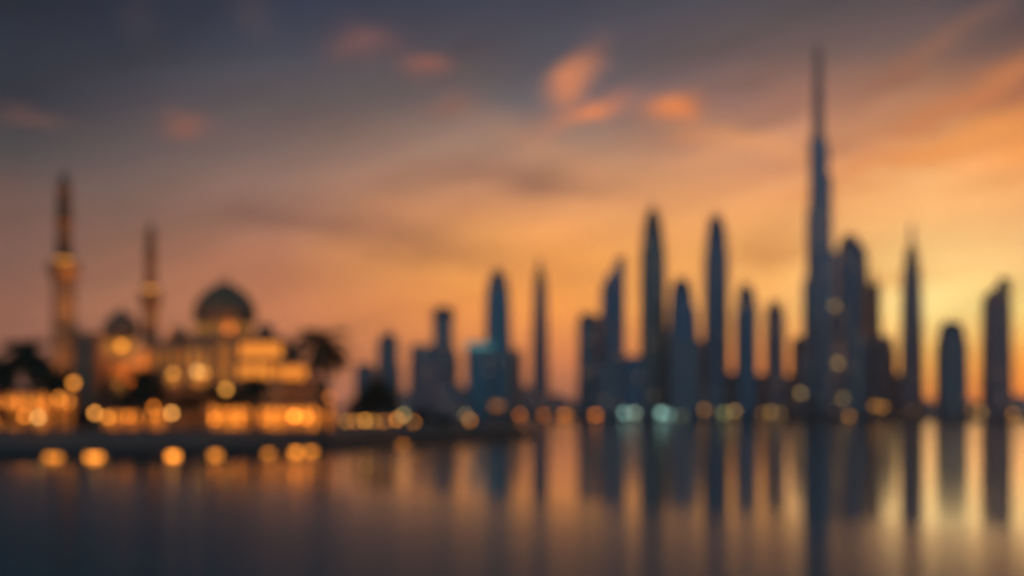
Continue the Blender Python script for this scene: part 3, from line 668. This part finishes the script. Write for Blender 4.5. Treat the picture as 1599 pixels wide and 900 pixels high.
def minaret(label, x, d, rows, lit, tip, hwb):
    root = thing('minaret', label, 'minaret', (PX(x, d), d, TZ), 'minarets of the mosque')
    s = d/F; z = lambda y: PZ(y, d)-TZ
    y0, y1, y2, y3 = rows       # top of lower shaft (balcony), second balcony, top of upper shaft, cap top
    bm = bmesh.new(); loft(bm, [(0, 0, 0, hwb*s*1.25, hwb*s*1.25), (z(600), 0, 0, hwb*s*1.2, hwb*s*1.2), (z(598), 0, 0, hwb*s, hwb*s)], 32, 8); part('base', bm, M_['stone'], root)
    bm = bmesh.new(); loft(bm, [(z(598), 0, 0, hwb*s*.98, hwb*s*.98), (z(y0+22), 0, 0, hwb*s*.86, hwb*s*.86)], 8, 2); part('lower_shaft', bm, M_['stone'], root)
    bm = bmesh.new(); loft(bm, [(z(y0+22), 0, 0, hwb*s*.86, hwb*s*.86), (z(y0+6), 0, 0, hwb*s*1.25, hwb*s*1.25), (z(y0), 0, 0, hwb*s*1.3, hwb*s*1.3)], 16, 2)
    bal = part('balcony', bm, M_['stone2'], root)
    bm = bmesh.new()
    for i in range(16):
        a = i*math.pi/8; c = Vector((math.cos(a), math.sin(a)))*hwb*s*1.22
        box(bm, c.x-.1, c.x+.1, c.y-.1, c.y+.1, z(y0)-.02, z(y0)+1.1)
    loft(bm, [(z(y0)+1.1, 0, 0, hwb*s*1.27, hwb*s*1.27), (z(y0)+1.25, 0, 0, hwb*s*1.27, hwb*s*1.27)], 16, 2)
    part('railing', bm, M_['stone2'], bal)
    bm = bmesh.new(); loft(bm, [(z(y0)+1.26, 0, 0, hwb*s*.62, hwb*s*.62), (z(y0-13), 0, 0, hwb*s*.6, hwb*s*.6)], 12, 2)
    part('lit_gallery', bm, glow('minaret gallery light', (1,.36,.045), lit), root)
    bm = bmesh.new(); loft(bm, [(z(y0-13), 0, 0, hwb*s*.66, hwb*s*.66), (z(y1+8), 0, 0, hwb*s*.54, hwb*s*.54), (z(y1), 0, 0, hwb*s*.8, hwb*s*.8), (z(y1-3), 0, 0, hwb*s*.8, hwb*s*.8)], 16, 2)
    part('middle_shaft', bm, M_['stone2'], root)
    bm = bmesh.new(); loft(bm, [(z(y1-3), 0, 0, hwb*s*.56, hwb*s*.56), (z(y2), 0, 0, hwb*s*.5, hwb*s*.5)], 12, 2)
    part('upper_shaft', bm, M_['stone2'], root)
    bm = bmesh.new(); loft(bm, [(z(y2), 0, 0, hwb*s*.62, hwb*s*.62), (z(y2-8), 0, 0, hwb*s*.64, hwb*s*.64), (z((y2*2+y3)/3), 0, 0, hwb*s*.46, hwb*s*.46), (z(y3), 0, 0, hwb*s*.2, hwb*s*.2)], 16, 2)
    cap = part('cap', bm, M_['dome'], root, smooth=True)
    bm = bmesh.new(); loft(bm, [(z(y3), 0, 0, .25, .25), (z(y3)+1.2, 0, 0, .45, .45), (z(y3)+2, 0, 0, .15, .15), (z(tip), 0, 0, .05, .05)], 8, 2); part('finial', bm, M_['gold'], cap)
minaret('taller minaret, at the far left, with a golden lit balcony halfway up', 100, 440, (418, 345, 300, 272), 1.1, 240, 20)
minaret('shorter minaret with a golden lit balcony between the small-domed hall and the great dome', 235, 455, (462, 400, 374, 352), 1.1, 316, 14)

# ------------------------------------------------------------------ floodlights washing the mosque
def floodlight(loc, target, power, cone, label):
    root = thing('floodlight', label, 'floodlight', loc, 'floodlights of the mosque')
    v = Vector(target)-Vector(loc)
    bm = bmesh.new(); box(bm, -.5, .5, -.5, .5, 0, .25); box(bm, -.12, .12, -.12, .12, .25, .7); part('stand', bm, M_['pole'], root)
    bm = bmesh.new(); loft(bm, [(-.5, 0, 0, .3, .3), (0, 0, 0, .55, .55), (.1, 0, 0, .6, .6)], 12, 2); bm.transform(Matrix.Translation((0, 0, 1.1)) @ v.to_track_quat('Z', 'Y').to_matrix().to_4x4()); part('housing', bm, M_['pole'], root)
    ld = bpy.data.lights.new('beam', 'SPOT'); ld.energy = power; ld.color = (1, .42, .10); ld.spot_size = R(cone); ld.spot_blend = .8; ld.shadow_soft_size = .3
    lo = bpy.data.objects.new('beam', ld); COL.objects.link(lo); lo.parent = root
    lo.location = Vector((0, 0, 1.1))+v.normalized()*.5; lo.rotation_euler = (-v).to_track_quat('Z', 'Y').to_euler()
def fl(x, y, d, tx, ty, td, power, cone, label, base=None):
    floodlight((PX(x, d), d, PZ(y, d) if base is None else base), (PX(tx, td), td, PZ(ty, td)), power, cone, label)
fl(119, 523, 427, 102, 440, 437, 5500, 100, 'floodlight on the gatehouse roof, aimed at the taller minaret', PZ(522, 425)+.6)
fl(112, 418, 434, 100, 360, 440, 3500, 70, 'small floodlight near the balcony of the taller minaret', None) if False else None
fl(128, 523, 428, 102, 330, 439, 26000, 34, 'second floodlight on the gatehouse roof, aimed at the top of the taller minaret', PZ(522, 425)+.6)
fl(272, 533, 440.5, 236, 375, 455, 15000, 34, 'second floodlight on the link wing roof, aimed at the top of the shorter minaret', PZ(534, D)+.01)
fl(262, 533, 440.5, 236, 455, 455, 6500, 80, 'floodlight on the link wing roof, aimed at the shorter minaret', PZ(534, D)+.01)
fl(350, 523, 433, 338, 480, 446, 7000, 90, 'floodlight on the hall roof, aimed at the great dome', TZ+mz(606)+.0) if False else None
fl(362, 524, 437.5, 340, 478, 446, 500, 130, 'floodlight on the central hall roof edge, aimed at the great dome', PZ(522, D)+.01)
fl(72, 655, 424, 98, 560, 438, 22000, 60, 'floodlight behind the leftmost arcade, aimed at the base of the taller minaret', TZ)
fl(215, 604, 432.5, 175, 520, 444, 9000, 90, 'floodlight on the front range roof, aimed at the small left dome', TZ+PZ(606, D)-TZ)
fl(300, 655, 405, 270, 570, 436, 9000, 110, 'floodlight on the lawn before the mosque front', TZ)
fl(452, 655, 424, 455, 600, 437, 3500, 120, 'floodlight at the foot of the right end wing', TZ)

# ------------------------------------------------------------------ lamps on the near shore
def street_lamp(x, y, d, color, es, r, label, base=None, name='street_lamp', cat='street lamp'):
    X0 = PX(x, d)
    if base is None: base = 1.6
    zc = PZ(y, d)-base
    root = thing(name, label, cat, (X0, d, base), 'lamps along the near shore')
    bm = bmesh.new(); loft(bm, [(0, 0, 0, .28, .28), (.5, 0, 0, .26, .26), (.6, 0, 0, .1, .1), (zc-r, 0, 0, .07, .07)], 10, 2); part('pole', bm, M_['pole'], root)
    bm = bmesh.new(); loft(bm, [(zc-r*1.0, 0, 0, r*.5, r*.5), (zc-r*.6, 0, 0, r*.86, r*.86), (zc, 0, 0, r, r), (zc+r*.6, 0, 0, r*.8, r*.8), (zc+r*.9, 0, 0, r*.4, r*.4)], 14, 2)
    part('lantern', bm, glow('lamp %.2f %.2f' % (color[1], es), color, es), root, smooth=True)
    bm = bmesh.new(); loft(bm, [(zc+r*.9, 0, 0, r*.6, r*.6), (zc+r*1.15, 0, 0, r*.25, r*.25), (zc+r*1.4, 0, 0, .03, .03)], 10, 2); part('cap', bm, M_['pole'], root)
    return root
LM = [
 (115,598,398,WARM,4.5,.8,'amber lamp high on a post at the right end of the leftmost arcade',TZ),
 (90,620,397,WARM,4.0,.8,'amber lamp lower on its post at the right end of the leftmost arcade',TZ),
 (38,650,330,(1,.28,.03),7,.5,'amber lamp just left of the trunk of the leftmost palm',None),
 (60,652,331,PALE,6,.5,'pale lamp just right of the trunk of the leftmost palm',None),
 (148,645,300,(1,.36,.06),9,.45,'yellow-green lamp at the left end of the short low arcade',None),
 (168,652,302,WARM,5,.5,'amber lamp at the left part of the short low arcade',None),
 (200,650,306,DEEP,4,.5,'deep orange lamp before the middle of the short low arcade',None),
 (240,636,312,DEEP,4,.5,'deep orange lamp at the right end of the short low arcade',None),
 (268,645,300,(1,.42,.09),9,.45,'greenish lamp between the short low arcade and the long orange arcade',None),
 (270,583,425,AMBER,2.4,.85,'tall amber lamp before the left lit window of the mosque front',TZ),
 (308,580,425,PALE,2.3,.95,'brightest tall pale lamp, in front of the mosque portal',TZ),
 (319,582,426,AMBER,2.6,.8,'tall amber lamp touching the brightest pale lamp before the portal',TZ),
 (353,608,405,AMBER,3.6,.8,'amber lamp just above the left end of the long orange arcade',TZ),
 (237,548,449,AMBER,4.2,.95,'high golden floodlight mast at the foot of the shorter minaret',TZ),
 (190,540,424,WARM,3.4,.95,'high orange floodlight mast right of the small mosque dome',TZ),
 (186,598,424,WARM,.9,.8,'dim amber lamp in front of the left mosque hall',TZ),
 (335,655,320,(1,.26,.025),7,.45,'amber lamp at the left end of the long orange arcade',None),
 (372,655,322,DEEP,4,.45,'deep orange lamp a third of the way along the long orange arcade',None),
 (412,655,326,DEEP,4,.45,'deep orange lamp before the middle of the long orange arcade',None),
 (460,650,332,(1,.26,.025),11,.6,'bright amber lamp on the right half of the long orange arcade',None),
 (478,652,334,(1,.26,.025),7,.5,'amber lamp before the right end of the long orange arcade',None),
 (515,620,405,DEEP,2.2,.7,'small orange lamp at the trunk of the tall palm',TZ),
 (541,658,356,AMBER,3,.5,'amber lamp first right of the tall palm trunk',None),
 (555,658,360,WARM,3,.5,'amber lamp second right of the tall palm trunk',None),
 (570,657,364,AMBER,6,.5,'brightest lamp under the dark bushy tree',None),
 (584,658,368,AMBER,3,.5,'amber lamp right beside the brightest lamp under the bushy tree',None),
 (600,658,372,WARM,3,.5,'amber lamp under the right half of the bushy tree',None),
 (620,655,380,WARM,5.5,.55,'bright orange lamp at the right edge of the bushy tree',None),
 (630,648,384,(.9,.7,.25),3,.5,'yellowish taller lamp at the right edge of the bushy tree',None),
 (646,659,390,WARM,3,.5,'orange lamp just left of the small rounded shrub',None),
 (727,648,430,(.85,.65,.3),2,.5,'pale dim lamp beside the lone orange lamp near the tip of the shore',None),
 (734,656,434,WARM,3.2,.6,'lone orange lamp near the tip of the shore',None),
]
for (x, y, d, c, es, r, lb, bs) in LM: street_lamp(x, y, d, c, es, r, lb, bs)

# glow panels added along the quay to imitate bright reflections on the water
def added_quay_glow(x, es, color, label, w=1.4, hh=.3):
    lo_, hi_ = 200.0, 520.0
    for _ in range(40):       # meet of the line of sight and the quay edge
        mid = (lo_+hi_)/2
        if mid < edge_y(PX(x, mid)): lo_ = mid
        else: hi_ = mid
    y = (lo_+hi_)/2; root = thing('added_quay_glow', label, 'light', (PX(x, y), y-.3, -.12), 'added glows along the quay waterline')
    bm = bmesh.new(); box(bm, -w-.12, w+.12, -.02, .7, 0, 2*hh+.24); part('housing', bm, M_['pole'], root)
    bm = bmesh.new(); box(bm, -w, w, -.14, -.03, .12, .12+2*hh); part('lens', bm, glow('added quay glow %.1f %.2f' % (es, color[1]), color, es), root)  # glowing slab of the added panel, no lamp lens
for q in [(84,13,WARM,'added orange glow at the waterline under the right end of the leftmost arcade'),
 (148,22,WARM,'added amber glow at the waterline directly below the yellow-green lamp'),(267,34,AMBER,'brightest added amber glow at the waterline, directly below the greenish lamp'),(333,16,WARM,'added amber glow at the waterline below the left end of the long orange arcade'),(415,11,DEEP,'added orange glow at the waterline below the middle of the long arcade'),
 (458,26,WARM,'added bright amber glow at the waterline below the right half of the long arcade'),(482,18,WARM,'added amber glow at the waterline left of the tall palm, right one of a bright pair'),
 (625,9,DEEP,'added orange glow at the waterline below the right edge of the bushy tree')]:
    added_quay_glow(q[0], q[1]*.17, (1, .30, .03), q[3])

# ------------------------------------------------------------------ trees
def palm(label, x, d, base, yc, rpx, seed, nf=46, x0=None):
    rnd = random.Random(seed); s = d/F
    root = thing('palm_tree', label, 'palm tree', (PX(x0 if x0 is not None else x, d), d, base), 'palms on the near shore')
    top = Vector((PX(x, d)-root.location.x, 0, PZ(yc, d)-base)); Rr = rpx*s
    pts = []; rs = []
    for i in range(10):
        q = i/9; pts.append((top.x*q**1.6, .2*math.sin(q*3), top.z*q)); rs.append((.8-.3*q)*(1.25 if i == 0 else 1)*(1+.08*(i%2)))
    bm = bmesh.new(); tube(bm, pts, rs, 10); part('trunk', bm, M_['bark'], root)
    bm = bmesh.new()
    for k_ in range(nf):
        a = rnd.uniform(0, 2*math.pi); up = rnd.uniform(-.75, 1.15); L = Rr*rnd.uniform(1.0, 1.4)
        dirh = Vector((math.cos(a), math.sin(a), 0)); side = Vector((-dirh.y, dirh.x, 0))
        P = []; c = top.copy(); ang = up*1.1; n = 12
        for i in range(n+1):
            P.append(c.copy()); c = c+(dirh*math.cos(ang)+Vector((0, 0, math.sin(ang))))*(L/n); ang -= .12+.06*rnd.random()
        for i in range(1, n):
            w = L*.26*math.sin(math.pi*(i/n)**.7)**.6
            t_ = (P[i+1]-P[i]).normalized()
            for sg in (-1, 1):
                for j in range(3):
                    o_ = P[i].lerp(P[i+1], j/3); tip = o_+side*sg*w*rnd.uniform(.8, 1.1)+t_*w*.55+Vector((0, 0, -w*rnd.uniform(.2, .55)))
                    wd = t_*L*.022
                    v = [bm.verts.new(o_), bm.verts.new(o_+wd*2.2), bm.verts.new(tip+wd*.6), bm.verts.new(tip)]
                    bm.faces.new(v)
        for i in range(n):   # midrib
            w = .05; v = [bm.verts.new(P[i]-side*w), bm.verts.new(P[i]+side*w), bm.verts.new(P[i+1]+side*w), bm.verts.new(P[i+1]-side*w)]
            bm.faces.new(v)
    part('crown', bm, M_['frond'], root)
    return root
def tree(label, d, base, blobs, seed, n=2600, leaf=.42, name='broadleaf_tree', cat='tree'):
    rnd = random.Random(seed); s = d/F
    cx = sum(b[0] for b in blobs)/len(blobs)
    root = thing(name, label, cat, (PX(cx, d), d, base), 'dark trees of the near shore')
    C = [(Vector((PX(b[0], d)-root.location.x, rnd.uniform(-1.5, 1.5), PZ(b[1], d)-base)), b[2]*s) for b in blobs]
    bm = bmesh.new(); fork = Vector((0, 0, max(1.0, min(c.z for c, r in C)*.55)))
    tube(bm, [(0, 0, 0), (fork.x*.5+.1, .1, fork.z*.5), tuple(fork)], [.5, .4, .34])
    for c, r in C: tube(bm, [tuple(fork-Vector((0, 0, .2))), tuple(fork.lerp(c, .5)+Vector((0, 0, .3))), tuple(c)], [.26, .17, .06], 6)
    part('trunk', bm, M_['bark2'], root)
    bm = bmesh.new(); tot = sum(r*r for c, r in C)
    for c, r in C:
        for k_ in range(int(n*r*r/tot)):
            v = Vector((rnd.gauss(0, 1), rnd.gauss(0, 1), rnd.gauss(0, 1))).normalized()*r*(rnd.random()**.45)*rnd.uniform(.8, 1.12)
            p_ = c+v
            if p_.z < .3: continue
            a = Vector((rnd.gauss(0, 1), rnd.gauss(0, 1), rnd.gauss(0, 1))).normalized(); b_ = a.orthogonal().normalized()*leaf*rnd.uniform(.6, 1.3); c_ = a.cross(b_).normalized()*leaf*.6
            bm.faces.new([bm.verts.new(p_+q) for q in (b_, c_, -b_, -c_)])
    part('crown', bm, M_['leaf'], root)
palm('leftmost palm, full dark crown, trunk standing before the bright orange arcade', 47, 345, 4.0, 550, 50, 3, nf=28, x0=50)
palm('tall palm with open feathery crown, standing alone right of the mosque', 506, 352, 1.6, 534, 47, 5, nf=24, x0=503)
palm('short dark palm in front of the left part of the mosque, below the shorter minaret', 226, 380, TZ, 592, 34, 8, nf=56, x0=225)
palm('short dark palm in front of the right part of the mosque, above the long arcade', 398, 402, TZ, 598, 24, 9, nf=44)
palm('half-hidden palm at the far left edge, behind the leftmost palm', 5, 372, TZ, 572, 34, 12)
palm('palm between the leftmost palm and the tallest minaret', 84, 385, TZ, 585, 30, 14)
tree('dark bushy tree with a tall peak, right of the tall palm', 395, TZ, [(590,600,18),(575,620,20),(603,618,20),(560,634,18),(585,634,22),(612,636,16),(545,640,12)], 21, 3400)
tree('small rounded dark shrub just right of the bushy tree', 430, TZ, [(657,646,10),(666,650,9),(649,652,8)], 22, 900, .35, 'shrub', 'shrub')
tree('low spreading shrub halfway between the rounded shrub and the lone orange lamp', 440, TZ, [(690,654,9),(702,657,8),(680,657,8)], 23, 800, .35, 'shrub', 'shrub')
tree('small dark tree before the middle of the mosque front, below the brightest lamp', 404, TZ, [(290,625,13),(305,628,12),(322,618,9),(278,632,10)], 24, 1500)
tree('wide dark hedge-like tree before the link wing, between the two short palms', 408, TZ, [(332,612,11),(345,622,11),(360,622,10),(376,618,10)], 31, 1500)
tree('dark bush before the left half of the leftmost arcade', 392, TZ, [(12,648,12),(0,644,13),(24,654,9)], 32, 900, .38, 'shrub', 'shrub')
tree('dark low tree before the gatehouse, right of the leftmost arcade', 398, TZ, [(128,650,9),(120,655,8),(136,655,8)], 25, 900)
tree('low dark tree between the short arcade and the left mosque hall', 406, TZ, [(205,622,12),(250,618,12),(262,628,10),(190,628,9)], 26, 1500)

# far off planting that reads as one dark band
rnd = random.Random(5); bm = bmesh.new()
for k_ in range(9000):
    x = rnd.uniform(-760, 820); hh = 3.2+2.2*math.sin(x*.021)+1.6*math.sin(x*.067+1)
    p_ = Vector((x, 1806+rnd.uniform(-3, 9), FZ+max(.3, rnd.random()*max(1.2, hh*.75))))
    a = Vector((rnd.gauss(0, 1), rnd.gauss(0, 1), rnd.gauss(0, 1))).normalized(); b_ = a.orthogonal().normalized()*1.5; c_ = a.cross(b_).normalized()*1.0
    bm.faces.new([bm.verts.new(p_+q) for q in (b_, c_, -b_, -c_)])
struct('shore_vegetation', bm, M_['leaf'], 'stuff')

# ------------------------------------------------------------------ haze
bm = bmesh.new(); box(bm, -4300, 4300, -1600, 4400, -1.6, 545)
m = bpy.data.materials.new('evening haze'); m.use_nodes = True; k = NT(m.node_tree); m.node_tree.nodes.clear()
pv = k.new('ShaderNodeVolumePrincipled'); pv.inputs['Color'].default_value = (.92, .9, .9, 1); pv.inputs['Density'].default_value = .00015; pv.inputs['Anisotropy'].default_value = .6
mo = k.new('ShaderNodeOutputMaterial'); k.l.new(pv.outputs[0], mo.inputs['Volume'])
struct('haze', bm, m, 'stuff')
